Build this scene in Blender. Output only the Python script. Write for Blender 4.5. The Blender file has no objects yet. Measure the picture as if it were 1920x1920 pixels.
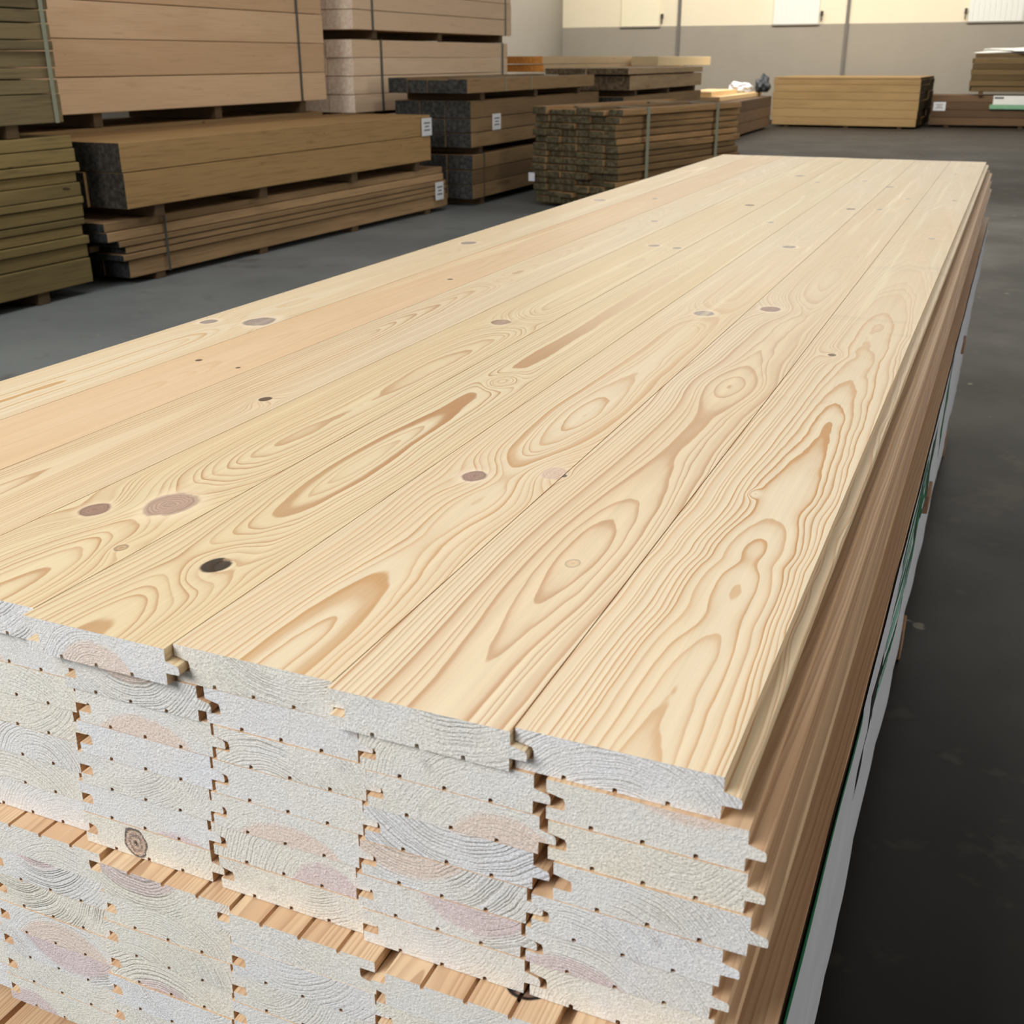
import bpy, bmesh, math, random
from mathutils import Vector, Matrix

random.seed(7)
scene = bpy.context.scene
COL = scene.collection
H = 1.1            # height of the top face of the big stack above the floor
T = 0.0315         # thickness of one floorboard
HW = 0.0694        # half of a floorboard's face width
L = 4.70           # length of the floorboards

# ---------------------------------------------------------------- helpers
def link(o, parent=None):
    COL.objects.link(o)
    if parent is not None:
        o.parent = parent
    return o

def tag(o, label=None, cat=None, group=None, kind=None):
    if label: o['label'] = label
    if cat: o['category'] = cat
    if group: o['group'] = group
    if kind: o['kind'] = kind
    return o

def empty(name, loc, rz=0.0):
    o = bpy.data.objects.new(name, None)
    o.empty_display_size = 0.1
    o.location = loc
    o.rotation_euler = (0, 0, rz)
    return link(o)

def mesh_obj(name, bm, mats, parent=None, loc=(0, 0, 0), rot=(0, 0, 0), smooth=False):
    me = bpy.data.meshes.new(name)
    bmesh.ops.recalc_face_normals(bm, faces=bm.faces[:])
    bm.to_mesh(me)
    bm.free()
    for m in (mats if isinstance(mats, (list, tuple)) else [mats]):
        me.materials.append(m)
    if smooth:
        for p in me.polygons: p.use_smooth = True
    o = bpy.data.objects.new(name, me)
    o.location = loc
    o.rotation_euler = rot
    return link(o, parent)

def add_box(bm, x0, x1, y0, y1, z0, z1, bevel=0.0, mi=0):
    r = bmesh.ops.create_cube(bm, size=1.0)
    vs = r['verts']
    for v in vs:
        v.co = Vector(((x0 + x1) / 2 + v.co.x * (x1 - x0), (y0 + y1) / 2 + v.co.y * (y1 - y0), (z0 + z1) / 2 + v.co.z * (z1 - z0)))
    fs = {f for v in vs for f in v.link_faces}
    for f in fs: f.material_index = mi
    if bevel > 0:
        es = list({e for v in vs for e in v.link_edges})
        bmesh.ops.bevel(bm, geom=es, offset=bevel, segments=2, affect='EDGES', profile=0.5)

def box_obj(name, x0, x1, y0, y1, z0, z1, mat, parent=None, bevel=0.0, loc=(0, 0, 0), rz=0.0):
    bm = bmesh.new()
    add_box(bm, x0, x1, y0, y1, z0, z1, bevel)
    return mesh_obj(name, bm, mat, parent, loc, (0, 0, rz))

# ---------------------------------------------------------------- node maths
class V:
    """a node socket with arithmetic"""
    def __init__(s, nt, sock): s.nt, s.s = nt, sock
    def _m(s, op, *a, clamp=False):
        n = s.nt.nodes.new('ShaderNodeMath'); n.operation = op; n.use_clamp = clamp
        for i, q in enumerate((s,) + a):
            if isinstance(q, V): s.nt.links.new(q.s, n.inputs[i])
            else: n.inputs[i].default_value = float(q)
        return V(s.nt, n.outputs[0])
    def __add__(s, o): return s._m('ADD', o)
    __radd__ = __add__
    def __sub__(s, o): return s._m('SUBTRACT', o)
    def __rsub__(s, o): return (s * -1.0) + o
    def __mul__(s, o): return s._m('MULTIPLY', o)
    __rmul__ = __mul__
    def __truediv__(s, o): return s._m('DIVIDE', o)
    def sq(s): return s._m('MULTIPLY', s)
    def sqrt(s): return s._m('SQRT')
    def fract(s): return s._m('FRACT')
    def floor(s): return s._m('FLOOR')
    def sin(s): return s._m('SINE')
    def exp(s): return s._m('EXPONENT')
    def absv(s): return s._m('ABSOLUTE')
    def mx(s, o): return s._m('MAXIMUM', o)
    def mn(s, o): return s._m('MINIMUM', o)
    def step(s, a, b, lo=0.0, hi=1.0):
        n = s.nt.nodes.new('ShaderNodeMapRange'); n.interpolation_type = 'SMOOTHSTEP'
        s.nt.links.new(s.s, n.inputs['Value'])
        for k, q in (('From Min', a), ('From Max', b), ('To Min', lo), ('To Max', hi)):
            if isinstance(q, V): s.nt.links.new(q.s, n.inputs[k])
            else: n.inputs[k].default_value = float(q)
        return V(s.nt, n.outputs[0])

class Mat:
    def __init__(s, name):
        s.m = bpy.data.materials.new(name); s.m.use_nodes = True
        s.nt = s.m.node_tree
        s.nt.nodes.clear()
        s.out = s.nt.nodes.new('ShaderNodeOutputMaterial')
        s.bsdf = s.nt.nodes.new('ShaderNodeBsdfPrincipled')
        s.nt.links.new(s.bsdf.outputs[0], s.out.inputs[0])
        tc = s.nt.nodes.new('ShaderNodeTexCoord')
        s.obj = tc.outputs['Object']
        sp = s.nt.nodes.new('ShaderNodeSeparateXYZ'); s.nt.links.new(s.obj, sp.inputs[0])
        s.x, s.y, s.z = (V(s.nt, sp.outputs[i]) for i in range(3))
    def attr(s, name):
        n = s.nt.nodes.new('ShaderNodeAttribute'); n.attribute_type = 'OBJECT'; n.attribute_name = name
        return V(s.nt, n.outputs['Fac'])
    def rand(s):
        n = s.nt.nodes.new('ShaderNodeObjectInfo'); return V(s.nt, n.outputs['Random'])
    def vec(s, x, y, z):
        n = s.nt.nodes.new('ShaderNodeCombineXYZ')
        for i, q in enumerate((x, y, z)):
            if isinstance(q, V): s.nt.links.new(q.s, n.inputs[i])
            else: n.inputs[i].default_value = float(q)
        return n.outputs[0]
    def noise(s, vec, scale=1.0, detail=2.0, rough=0.5, w=None, dim='3D'):
        n = s.nt.nodes.new('ShaderNodeTexNoise'); n.noise_dimensions = '4D' if (w is not None and dim == '3D') else dim
        n.inputs['Scale'].default_value = scale; n.inputs['Detail'].default_value = detail; n.inputs['Roughness'].default_value = rough
        if dim != '1D': s.nt.links.new(vec, n.inputs['Vector'])
        if w is not None:
            if isinstance(w, V): s.nt.links.new(w.s, n.inputs['W'])
            else: n.inputs['W'].default_value = float(w)
        return V(s.nt, n.outputs['Fac'])
    def white(s, w):
        n = s.nt.nodes.new('ShaderNodeTexWhiteNoise'); n.noise_dimensions = '1D'
        s.nt.links.new(w.s, n.inputs['W']); return V(s.nt, n.outputs['Value'])
    def mix(s, f, a, b, mode='MIX'):
        n = s.nt.nodes.new('ShaderNodeMix'); n.data_type = 'RGBA'; n.blend_type = mode
        if isinstance(f, V): s.nt.links.new(f.s, n.inputs[0])
        else: n.inputs[0].default_value = float(f)
        for k, q in ((6, a), (7, b)):
            if isinstance(q, tuple): n.inputs[k].default_value = (*q, 1.0)
            else: s.nt.links.new(q, n.inputs[k])
        return n.outputs[2]
    def scale_col(s, c, f):
        n = s.nt.nodes.new('ShaderNodeVectorMath'); n.operation = 'SCALE'
        s.nt.links.new(c, n.inputs[0])
        s.nt.links.new(f.s, n.inputs['Scale'])
        return n.outputs[0]
    def bump(s, h, strength, dist):
        n = s.nt.nodes.new('ShaderNodeBump'); n.inputs['Strength'].default_value = strength; n.inputs['Distance'].default_value = dist
        s.nt.links.new(h.s, n.inputs['Height']); s.nt.links.new(n.outputs[0], s.bsdf.inputs['Normal'])
    def done(s, col, rough=0.6, spec=0.4):
        for k, q in (('Base Color', col), ('Roughness', rough), ('Specular IOR Level', spec)):
            i = s.bsdf.inputs[k]
            if isinstance(q, V): s.nt.links.new(q.s, i)
            elif isinstance(q, tuple): i.default_value = (*q, 1.0)
            elif isinstance(q, (int, float)): i.default_value = q
            else: s.nt.links.new(q, i)
        return s.m

def srgb(r, g, b):
    f = lambda c: c / 12.92 if c <= 0.04045 else ((c + 0.055) / 1.055) ** 2.4
    return (f(r / 255), f(g / 255), f(b / 255))

def plain(name, rgb, rough=0.6, spec=0.3, var=0.12, sc=8.0):
    m = Mat(name)
    n = m.noise(m.obj, sc, 3)
    d = tuple(c * (1 - var) for c in rgb); u = tuple(min(1, c * (1 + var)) for c in rgb)
    return m.done(m.mix(n, d, u), rough, spec)

# ---------------------------------------------------------------- planed pine faces of the top boards
# kinds of knot: core colour, core strength, ring strength, dark edge, pale halo
KN = {
 'br':   (srgb(148, 114, 100), 0.88, 0.45, 0.35, 0.75),
 'brL':  (srgb(156, 126, 112), 0.80, 0.85, 0.15, 0.9),
 'faint':(srgb(196, 166, 148), 0.6, 0.6, 0.05, 0.3),
 'gr':   (srgb(146, 130, 122), 0.85, 0.5, 0.3, 0.9),
 'blk':  (srgb(44, 31, 24), 0.95, 0.9, 0.6, 0.25),
 'dk':   (srgb(84, 62, 46), 0.9, 0.3, 0.5, 0.2),
 'eye':  (srgb(166, 134, 100), 0.7, 0.9, 0.8, 0.15),
 'pale': (srgb(216, 180, 138), 0.6, 0.3, 0.75, 0.1),
 'none': (srgb(220, 190, 150), 0.0, 0.0, 0.0, 0.0),
}

def pine_face(name, seed, u0, d0, slope, bumps, knots, sp, early, late, contrast, wob=1.0, skew=0.0, chatter=0.0):
    """flat-sawn pine: growth rings about a pith line that runs below the board, bent round the knots"""
    m = Mat(name)
    x, y, z = m.x, m.y, m.z
    lo = m.noise(m.vec(x * 9.0, y * 1.7, z * 9.0), 1.0, 2, 0.45, w=seed)
    lo2 = m.noise(m.vec(x * 22.0, y * 4.5, z * 22.0), 1.0, 2, 0.5, w=seed + 31.7)
    mid = m.noise(m.vec(x * 70.0, y * 26.0, z * 70.0), 1.0, 2, 0.5, w=seed + 5.1)
    d = y * slope + d0
    for a, yi, si in bumps:
        d = d + ((((y - yi) / si).sq()) * -1.0).exp() * a
    d = d + (lo - 0.5) * (0.026 * wob) - z
    u = x - (y * skew + u0) + (lo2 - 0.5) * (0.012 * wob)
    r = (u.sq() + d.sq()).sqrt() + (mid - 0.5) * (0.0014 * wob) + (lo2 - 0.5) * 0.005
    masks = []
    for i, (ku, ky, kr, amp, kind) in enumerate(knots):
        ex, ey = kr * 0.82, kr * 1.05
        q2 = ((x - ku) / ex).sq() + ((y - ky) / ey).sq()
        r = r + ((q2 * (-1.0 / 9.0)).exp()) * (amp * 0.6) + ((((x - ku) / (ex * 2.2)).sq() + ((y - ky) / (ey * 4.5)).sq()) * -1.0).exp() * (amp * 0.7)
        if kind != 'none':
            masks.append((q2.sqrt() + (mid - 0.5) * 0.55, kr, kind, i))
    ring = r / (sp * 0.9)
    ring = ring + m.noise(None, 0.33, 1, 0.5, w=ring + seed * 3.0, dim='1D') * 2.6
    ph = ring.fract()
    amp_r = m.white(ring.floor() + seed) * 0.55 + 0.5
    lt = (ph.step(0.22, 0.90) * 0.45 + ph.step(0.62, 0.90) * 0.55) * ph.step(0.93, 1.0, 1.0, 0.0) * amp_r
    fib = m.noise(m.vec(x * 900.0, y * 9.0, z * 900.0), 1.0, 2, 0.6, w=seed)
    strk = m.noise(m.vec(x * 140.0, y * 2.2, z * 140.0), 1.0, 2, 0.5, w=seed + 9.0)
    tone = m.noise(m.vec(x * 7.0, y * 1.1, z * 7.0), 1.0, 2, 0.5, w=seed + 17.0)
    warm = tuple(c * k for c, k in zip(early, (0.975, 0.90, 0.80)))
    base = m.mix(tone.step(0.35, 0.70) * 0.75, early, warm)
    fade = y.step(0.75, 1.9, 1.0, 0.5) * tone.step(0.3, 0.62, 1.0, 0.7)
    c = m.mix((lt * fade * contrast)._m('MULTIPLY', 1.0, clamp=True), base, late)
    rough = lt * -0.12 + 0.44
    fine = m.noise(m.vec(x * 420.0, y * 380.0, 0.0), 1.0, 2, 0.6, w=seed + 50.0)
    for q, kr, kind, i in masks:
        core, cs, rs, edge, halo = KN[kind]
        m1 = q.step(0.86, 1.14, 1.0, 0.0)
        pale = tuple(min(1.0, k * f) for k, f in zip(early, (1.12, 1.11, 1.18)))
        c = m.mix((q - (lo2 - 0.5) * 1.8).step(0.95, 1.9, 1.0, 0.0) * halo * 0.8, c, pale)
        rg = ((q * (kr * 1250.0 + 5.0) + mid * 4.0).sin()) * 0.5 + 0.5
        lite = tuple(min(1, k * 1.7) for k in core)
        kc = m.mix(rg * rs, core, lite)
        kc = m.mix((fine - 0.5).step(-0.12, 0.2) * 0.22, kc, tuple(k * 0.62 for k in core))
        kc = m.mix(q.step(0.62, 0.90) * edge, kc, tuple(k * 0.38 for k in core))
        kc = m.mix(q.step(0.0, 0.30, 1.0, 0.0) * 0.45, kc, tuple(k * 0.6 for k in core))
        if kind == 'blk':
            kc = m.mix(mid.step(0.50, 0.58) * q.step(0.55, 0.85) * 0.75, kc, srgb(176, 146, 118))
            kc = m.mix(fine.step(0.48, 0.40) * 0.8, kc, srgb(18, 13, 11))
        c = m.mix(m1 * cs, c, kc)
    sheen = m.noise(m.vec(x * 55.0, y * 0.9, z * 55.0), 1.0, 3, 0.6, w=seed + 71.0)
    c = m.mix(sheen.step(0.54, 0.64) * y.step(0.6, 1.8) * 0.55, c, srgb(246, 230, 190))  # grazing sheen painted into the far boards' colour as pale streaks
    k = (fib - 0.5) * 0.16 + (strk - 0.5) * 0.20 + 1.0
    c = m.scale_col(c, k)
    hgt = lt * 0.25 + fib * 0.5
    if chatter > 0:
        band = (((y - 1.9) / 0.9).sq() * -1.0).exp()
        rip = m.noise(m.vec(x * 3.0, y * 16.0, 0.0), 1.0, 2, 0.5, w=seed + 2.0)
        c = m.scale_col(c, 1.0 - rip.step(0.57, 0.64) * rip.step(0.68, 0.64) * band * 0.10)
        hgt = hgt + rip * band * 6.0
    m.bump(hgt, 0.25, 0.0006)
    return m.done(c, rough, 0.45)

CREAM = srgb(232, 212, 178); TAN = srgb(192, 142, 96); PEACH = srgb(230, 199, 160); ORNG = srgb(201, 150, 94)

# (knots: across, along, radius, ring swell, kind); numbers measured on the boards
FACE = [
 dict(seed=1.3, u0=0.014, d0=0.040, slope=0.028, bumps=[(0.0042, 0.43, 0.05), (0.0022, 0.315, 0.02), (0.0034, 0.20, 0.04), (-0.008, 1.35, 0.35)], sp=0.0050, early=CREAM, late=ORNG, contrast=1.25, wob=1.1, chatter=1.0,
      knots=[(-0.0289, 1.089, 0.0080, 0.012, 'dk'), (0.0261, 3.196, 0.010, 0.012, 'dk'), (-0.0146, 0.481, 0.003, -0.006, 'none'), (0.020, 2.35, 0.010, 0.010, 'gr'), (-0.02, 4.1, 0.010, 0.010, 'gr')]),
 dict(seed=2.6, u0=0.014, d0=0.058, slope=0.004, bumps=[(-0.0125, 0.30, 0.19), (-0.011, 0.87, 0.09), (-0.010, 1.75, 0.25)], sp=0.0049, early=CREAM, late=TAN, contrast=1.2, wob=0.7,
      knots=[(0.0160, 0.260, 0.0085, 0.000, 'pale'), (-0.0359, 1.385, 0.0200, 0.016, 'br'), (-0.0606, 3.538, 0.020, 0.012, 'gr'), (-0.0207, 2.894, 0.014, 0.012, 'gr'), (-0.0692, 0.461, 0.004, 0.006, 'dk'), (0.03, 3.2, 0.012, 0.01, 'gr')]),
 dict(seed=3.9, u0=0.018, d0=0.050, slope=-0.006, bumps=[(-0.010, 0.66, 0.13), (0.010, 0.24, 0.12)], sp=0.0050, early=CREAM, late=ORNG, contrast=1.05, wob=1.0,
      knots=[(-0.0149, 0.416, 0.0150, 0.013, 'br'), (0.0594, 0.456, 0.0170, 0.018, 'faint'), (0.0059, 1.297, 0.020, 0.015, 'gr'), (0.0062, 2.088, 0.019, 0.014, 'gr'), (0.0409, 2.862, 0.016, 0.014, 'dk'), (-0.02, 3.7, 0.015, 0.012, 'gr')]),
 dict(seed=4.2, u0=-0.004, d0=0.045, slope=0.003, bumps=[(-0.010, 0.42, 0.16), (0.008, 0.15, 0.12)], sp=0.0046, early=srgb(231, 211, 172), late=TAN, contrast=0.95, wob=1.0,
      knots=[(0.0134, 0.137, 0.0145, 0.017, 'blk'), (0.0008, 0.775, 0.0100, 0.020, 'none'), (-0.02, 1.7, 0.012, 0.012, 'none'), (0.02, 2.5, 0.014, 0.012, 'gr'), (-0.03, 3.6, 0.012, 0.012, 'gr')]),
 dict(seed=5.7, u0=0.020, d0=0.045, slope=-0.003, bumps=[(-0.008, 0.40, 0.14), (-0.008, 0.80, 0.2)], sp=0.0044, early=srgb(231, 210, 170), late=TAN, contrast=0.95, wob=1.0,
      knots=[(-0.0360, 0.183, 0.0160, 0.014, 'br'), (0.0231, 0.223, 0.0290, 0.020, 'brL'), (0.0517, 0.121, 0.0070, 0.006, 'eye'), (-0.0088, 1.097, 0.0190, 0.013, 'br'), (0.0351, 1.102, 0.0165, 0.012, 'none'), (-0.0097, 1.984, 0.016, 0.012, 'gr'), (0.050, 1.969, 0.013, 0.012, 'gr'), (0.0304, 2.841, 0.017, 0.012, 'dk'), (0.0121, 3.803, 0.026, 0.012, 'gr')]),
 dict(seed=6.1, u0=-0.026, d0=0.014, slope=0.030, bumps=[(-0.012, 0.95, 0.3)], sp=0.0047, early=CREAM, late=TAN, contrast=1.05, wob=0.9,
      knots=[(0.0344, 0.573, 0.0095, 0.018, 'dk'), (-0.02, 1.45, 0.012, 0.014, 'none'), (0.01, 2.4, 0.012, 0.012, 'gr')]),
 dict(seed=7.8, u0=0.000, d0=0.040, slope=0.012, bumps=[(-0.014, 0.5, 0.25)], sp=0.0052, early=PEACH, late=srgb(224, 180, 132), contrast=0.55, wob=1.0,
      knots=[(-0.0324, 0.698, 0.0060, 0.005, 'dk'), (0.0465, 0.685, 0.0042, 0.004, 'dk'), (0.0202, 1.416, 0.0065, 0.006, 'dk'), (0.0, 2.9, 0.012, 0.010, 'gr')]),
 dict(seed=8.4, u0=0.010, d0=0.035, slope=0.016, bumps=[(-0.012, 0.95, 0.2)], sp=0.0050, early=CREAM, late=srgb(216, 172, 118), contrast=1.05, wob=0.8,
      knots=[(-0.0410, 0.921, 0.0160, 0.012, 'gr'), (0.0376, 0.954, 0.0300, 0.018, 'gr'), (-0.0094, 1.865, 0.022, 0.014, 'gr'), (-0.0066, 2.803, 0.022, 0.014, 'gr')]),
]

def pine_generic():
    """long faces of every other floorboard; reads the pith, seed and tone of each board"""
    m = Mat('planed_pine_edge')
    x, y, z = m.x, m.y, m.z
    seed = m.attr('seed'); pu = m.attr('pith_across'); pz = m.attr('pith_down')
    lo = m.noise(m.vec(x * 14.0, y * 1.6, z * 14.0), 1.0, 2, 0.5, w=seed)
    mid = m.noise(m.vec(x * 60.0, y * 18.0, z * 60.0), 1.0, 2, 0.5, w=seed + 3.0)
    u = x - pu; d = z - pz + (y * 0.012) + (lo - 0.5) * 0.024
    r = (u.sq() + d.sq()).sqrt() + (mid - 0.5) * 0.0012
    ring = r / 0.0034
    ring = ring + m.noise(None, 0.33, 1, 0.5, w=ring + seed * 3.0, dim='1D') * 2.0
    ph = ring.fract()
    lt = ph.step(0.25, 0.88) * ph.step(0.92, 1.0, 1.0, 0.0) * (m.white(ring.floor() + seed) * 0.6 + 0.4)
    fib = m.noise(m.vec(x * 700.0, y * 8.0, z * 700.0), 1.0, 2, 0.6, w=seed)
    tone = m.noise(m.vec(x * 30.0, y * 1.4, z * 60.0), 1.0, 2, 0.5, w=seed + 11.0)
    base = m.mix(tone.step(0.3, 0.7), srgb(224, 194, 156), srgb(206, 168, 130))
    c = m.mix(lt * 0.6, base, srgb(166, 122, 88))
    sp = m.noise(m.vec(x * 40.0, y * 9.0, z * 40.0), 1.0, 1, 0.5, w=seed + 40.0)
    c = m.mix(sp.step(0.80, 0.84) * 0.9, c, srgb(58, 36, 24))
    fk = m.attr('face_knot_size')
    q = (((x - m.attr('face_knot_across')) / fk).sq() + ((y - m.attr('face_knot_along')) / fk).sq()).sqrt() + (mid - 0.5) * 0.3
    on = fk.step(0.001, 0.002)
    c = m.mix(q.step(0.9, 1.05, 1.0, 0.0) * on, c, m.mix(mid.step(0.48, 0.60), srgb(34, 24, 18), srgb(128, 100, 84)))
    c = m.mix(q.step(0.80, 0.92) * q.step(0.98, 1.1, 1.0, 0.0) * on, c, srgb(22, 15, 12))
    c = m.scale_col(c, (fib - 0.5) * 0.16 + 1.0)
    m.bump(lt * 0.25 + fib * 0.5, 0.25, 0.0006)
    return m.done(c, 0.5, 0.35)

def end_grain():
    """rough sawn end faces: growth ring arcs, pink heartwood, torn fibre with painted glints"""
    m = Mat('sawn_end_grain')
    x, y, z = m.x, m.y, m.z
    seed = m.attr('seed'); pu = m.attr('pith_across'); pz = m.attr('pith_down')
    heart = m.attr('heart_radius'); toneA = m.attr('end_tone'); rc = m.attr('ring_contrast'); sp = m.attr('ring_step')
    ku = m.attr('knot_across'); kz = m.attr('knot_down'); kr = m.attr('knot_size')
    P = m.vec(x, y * 0.05, z)
    lo = m.noise(P, 24.0, 2, 0.5, w=seed)
    mid = m.noise(P, 110.0, 2, 0.5, w=seed + 4.0)
    hi = m.noise(P, 420.0, 3, 0.65, w=seed)
    hi2 = m.noise(P, 800.0, 2, 0.6, w=seed + 8.0)
    saw = m.noise(m.vec(x * 260.0 + z * 160.0, 0.0, z * 40.0 - x * 60.0), 1.0, 2, 0.6, w=seed + 2.0)
    u = x - pu; d = z - pz
    r = (u.sq() + d.sq()).sqrt() + (lo - 0.5) * 0.010 + (mid - 0.5) * 0.0010
    ring = r / sp
    ring = ring + m.noise(None, 0.4, 1, 0.5, w=ring + seed, dim='1D') * 1.6
    ph = ring.fract()
    line = ph.step(0.45, 0.86) * ph.step(0.90, 1.0, 1.0, 0.0) * (m.white(ring.floor() + seed) * 0.6 + 0.4)
    patch = m.noise(P, 16.0, 2, 0.5, w=seed + 21.0)
    line = line * patch.step(0.38, 0.64, 0.08, 1.0) * rc
    t = (toneA + (lo - 0.5) * 0.9)._m('ADD', 0.0, clamp=True)
    c = m.mix(t, srgb(232, 224, 205), srgb(226, 225, 226))
    pink = m.mix(m.white(seed).step(0.35, 0.65), srgb(230, 206, 188), srgb(218, 195, 192))
    hm = (heart - r + (mid - 0.5) * 0.006 + (lo - 0.5) * 0.010).step(-0.001, 0.005) * heart.step(0.0, 0.001)
    c = m.mix(hm * 0.8, c, pink)
    c = m.mix(line * 0.7, c, srgb(150, 140, 124))
    # grey bruises
    gr = m.noise(P, 30.0, 2, 0.5, w=seed + 33.0)
    c = m.mix(gr.step(0.68, 0.78) * 0.35, c, srgb(158, 152, 150))
    # knot on the sawn end
    q = ((((x - ku) / kr).sq() + ((z - kz) / (kr * 1.25)).sq()).sqrt()) + (mid - 0.5) * 0.5
    ki = kr.step(0.0005, 0.001)
    c = m.mix(q.step(0.95, 1.1, 1.0, 0.0) * ki * 0.9, c, m.mix((q * 14.0).sin() * 0.5 + 0.5, srgb(196, 164, 140), srgb(126, 104, 92)))
    c = m.mix(q.step(0.78, 0.95) * q.step(1.0, 1.12, 1.0, 0.0) * ki * 0.75, c, srgb(70, 62, 58))
    c = m.mix(q.step(0.1, 0.35, 1.0, 0.0) * ki, c, srgb(48, 40, 36))
    k = (hi - 0.5) * 0.40 + (saw - 0.5) * 0.16 + (hi2 - 0.5) * 0.30 + 1.0
    c = m.scale_col(c, k)
    c = m.mix(hi2.step(0.56, 0.68) * 0.75, c, srgb(255, 252, 244))  # glints of the torn fibre painted in as white specks
    m.bump(hi * 1.0 + hi2 * 0.6 + saw * 0.8 - line * 0.6, 0.7, 0.0014)
    return m.done(c, 0.6, 0.3)

M_PINE = pine_generic()
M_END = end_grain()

# ---------------------------------------------------------------- tongue and groove board
def board_profile(hw):
    p = [(hw, 0.0), (hw, -0.0104), (hw - 0.0006, -0.0208), (hw - 0.0009, -T + 0.0003)]
    for cx in (0.035, 0.0, -0.035):
        p += [(cx + 0.0017, -T + 0.0003), (cx + 0.0016, -T + 0.0029), (cx + 0.0009, -T + 0.0037), (cx - 0.0009, -T + 0.0037), (cx - 0.0016, -T + 0.0029), (cx - 0.0017, -T + 0.0003)]
    p += [(-hw, -T + 0.0003), (-hw, -0.0216), (-hw + 0.0128, -0.0213), (-hw + 0.0132, -0.0200), (-hw + 0.0132, -0.0150), (-hw + 0.0122, -0.0122), (-hw, -0.0098), (-hw, 0.0)]
    return p
def tongue_profile(hw):
    return [(hw, -0.0104), (hw + 0.0104, -0.0128), (hw + 0.0116, -0.0142), (hw + 0.0119, -0.0160), (hw + 0.0119, -0.0192), (hw + 0.0112, -0.0203), (hw - 0.0006, -0.0208)]

def board_mesh(prof, name='floorboard'):
    bm = bmesh.new()
    a = [bm.verts.new((x, 0.0, z)) for x, z in prof]
    b = [bm.verts.new((x, L, z)) for x, z in prof]
    n = len(prof)
    for i in range(n):
        f = bm.faces.new((a[i], a[(i + 1) % n], b[(i + 1) % n], b[i])); f.material_index = 0
    for ring in (list(reversed(a)), b):
        f = bm.faces.new(ring); f.material_index = 1
    bmesh.ops.recalc_face_normals(bm, faces=bm.faces[:])
    ends = [f for f in bm.faces if f.material_index == 1]
    bmesh.ops.triangulate(bm, faces=ends, ngon_method='EAR_CLIP')
    me = bpy.data.meshes.new(name); bm.to_mesh(me); bm.free()
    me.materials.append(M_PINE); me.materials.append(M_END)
    return me

BW = 0.0666
BOARD_TOP = board_mesh(board_profile(HW)); TONGUE_TOP = board_mesh(tongue_profile(HW), 'tongue')
BOARD = board_mesh(board_profile(BW)); TONGUE = board_mesh(tongue_profile(BW), 'tongue')
PROPS = ('seed', 'pith_across', 'pith_down', 'heart_radius', 'end_tone', 'ring_contrast', 'ring_step', 'knot_across', 'knot_down', 'knot_size', 'face_knot_across', 'face_knot_along', 'face_knot_size')
rb = random.Random(21)

def floorboard(x, y, ztop, flipped=False, top=False, **kw):
    o = bpy.data.objects.new('floorboard', BOARD_TOP if top else BOARD)
    tg = bpy.data.objects.new('tongue', TONGUE_TOP if top else TONGUE)
    up = rb.random() < 0.5
    v = dict(seed=rb.uniform(0, 60), pith_across=rb.uniform(-0.045, 0.045), pith_down=rb.choice([rb.uniform(-0.085, -0.04), rb.uniform(0.005, 0.05)]),
             heart_radius=0.0, end_tone=rb.uniform(0.15, 0.9), ring_contrast=rb.uniform(0.15, 0.75), ring_step=rb.uniform(0.0022, 0.0036),
             knot_across=0.0, knot_down=0.0, knot_size=0.0, face_knot_across=0.0, face_knot_along=0.0, face_knot_size=0.0)
    if rb.random() < 0.3: v['heart_radius'] = abs(v['pith_down']) * rb.uniform(0.7, 1.1)
    v.update(kw)
    for k in PROPS: o[k] = float(v[k]); tg[k] = float(v[k])
    if flipped:
        o.rotation_euler = (0, math.pi, 0); o.location = (x, y, ztop - T)
    else:
        o.location = (x, y, ztop)
    link(o); link(tg, o)
    return o

ORD = ['top', 'second', 'third', 'fourth', 'fifth', 'sixth', 'seventh']
COLN = [f'{w} column from the foil-hung side' for w in ('first', 'second', 'third', 'fourth', 'fifth', 'sixth', 'seventh')] + ['column farthest from the foil']

# top layer: eight boards, each with its own grain
TOPLAB = [
 'cream pine top floorboard along the edge above the foil, broad orange V-shaped grain',
 'pine top floorboard second from the foil edge, nested oval grain round one small pale knot',
 'pine top floorboard third from the foil edge, brown knot and faint knot at its joint',
 'pine top floorboard with the black loose knot near its sawn end',
 'pine top floorboard with two big brown knots side by side near its sawn end',
 'pine top floorboard with straight stripes and one small dark knot, beside the peach-coloured one',
 'peach-coloured smooth pine top floorboard with three tiny dark knots',
 'pine top floorboard along the aisle edge of the stack, two pale grey knots together',
]
TOPY = [-0.0020, -0.0078, 0.0006, -0.0085, 0.004, -0.003, 0.002, -0.004]
TOPEND = [dict(pith_across=0.004, pith_down=-0.075, end_tone=0.75, ring_contrast=1.0, ring_step=0.0026), dict(pith_across=0.02, pith_down=0.075, end_tone=0.5, ring_contrast=0.8),
          dict(pith_across=0.03, pith_down=0.06, end_tone=0.35, ring_contrast=0.8), dict(pith_across=0.0, pith_down=-0.05, heart_radius=0.043, end_tone=0.7, ring_contrast=0.4),
          dict(pith_across=0.0, pith_down=0.05, end_tone=0.8, ring_contrast=0.8)] + [dict()] * 3
for k in range(8):
    o = floorboard(-0.07 - 0.14 * k, TOPY[k], H, top=True, **TOPEND[k])
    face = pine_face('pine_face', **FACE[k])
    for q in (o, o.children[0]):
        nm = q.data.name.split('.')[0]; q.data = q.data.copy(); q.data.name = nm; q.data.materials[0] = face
    tag(o, TOPLAB[k], 'floorboard', 'floorboards of the top layer')

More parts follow.
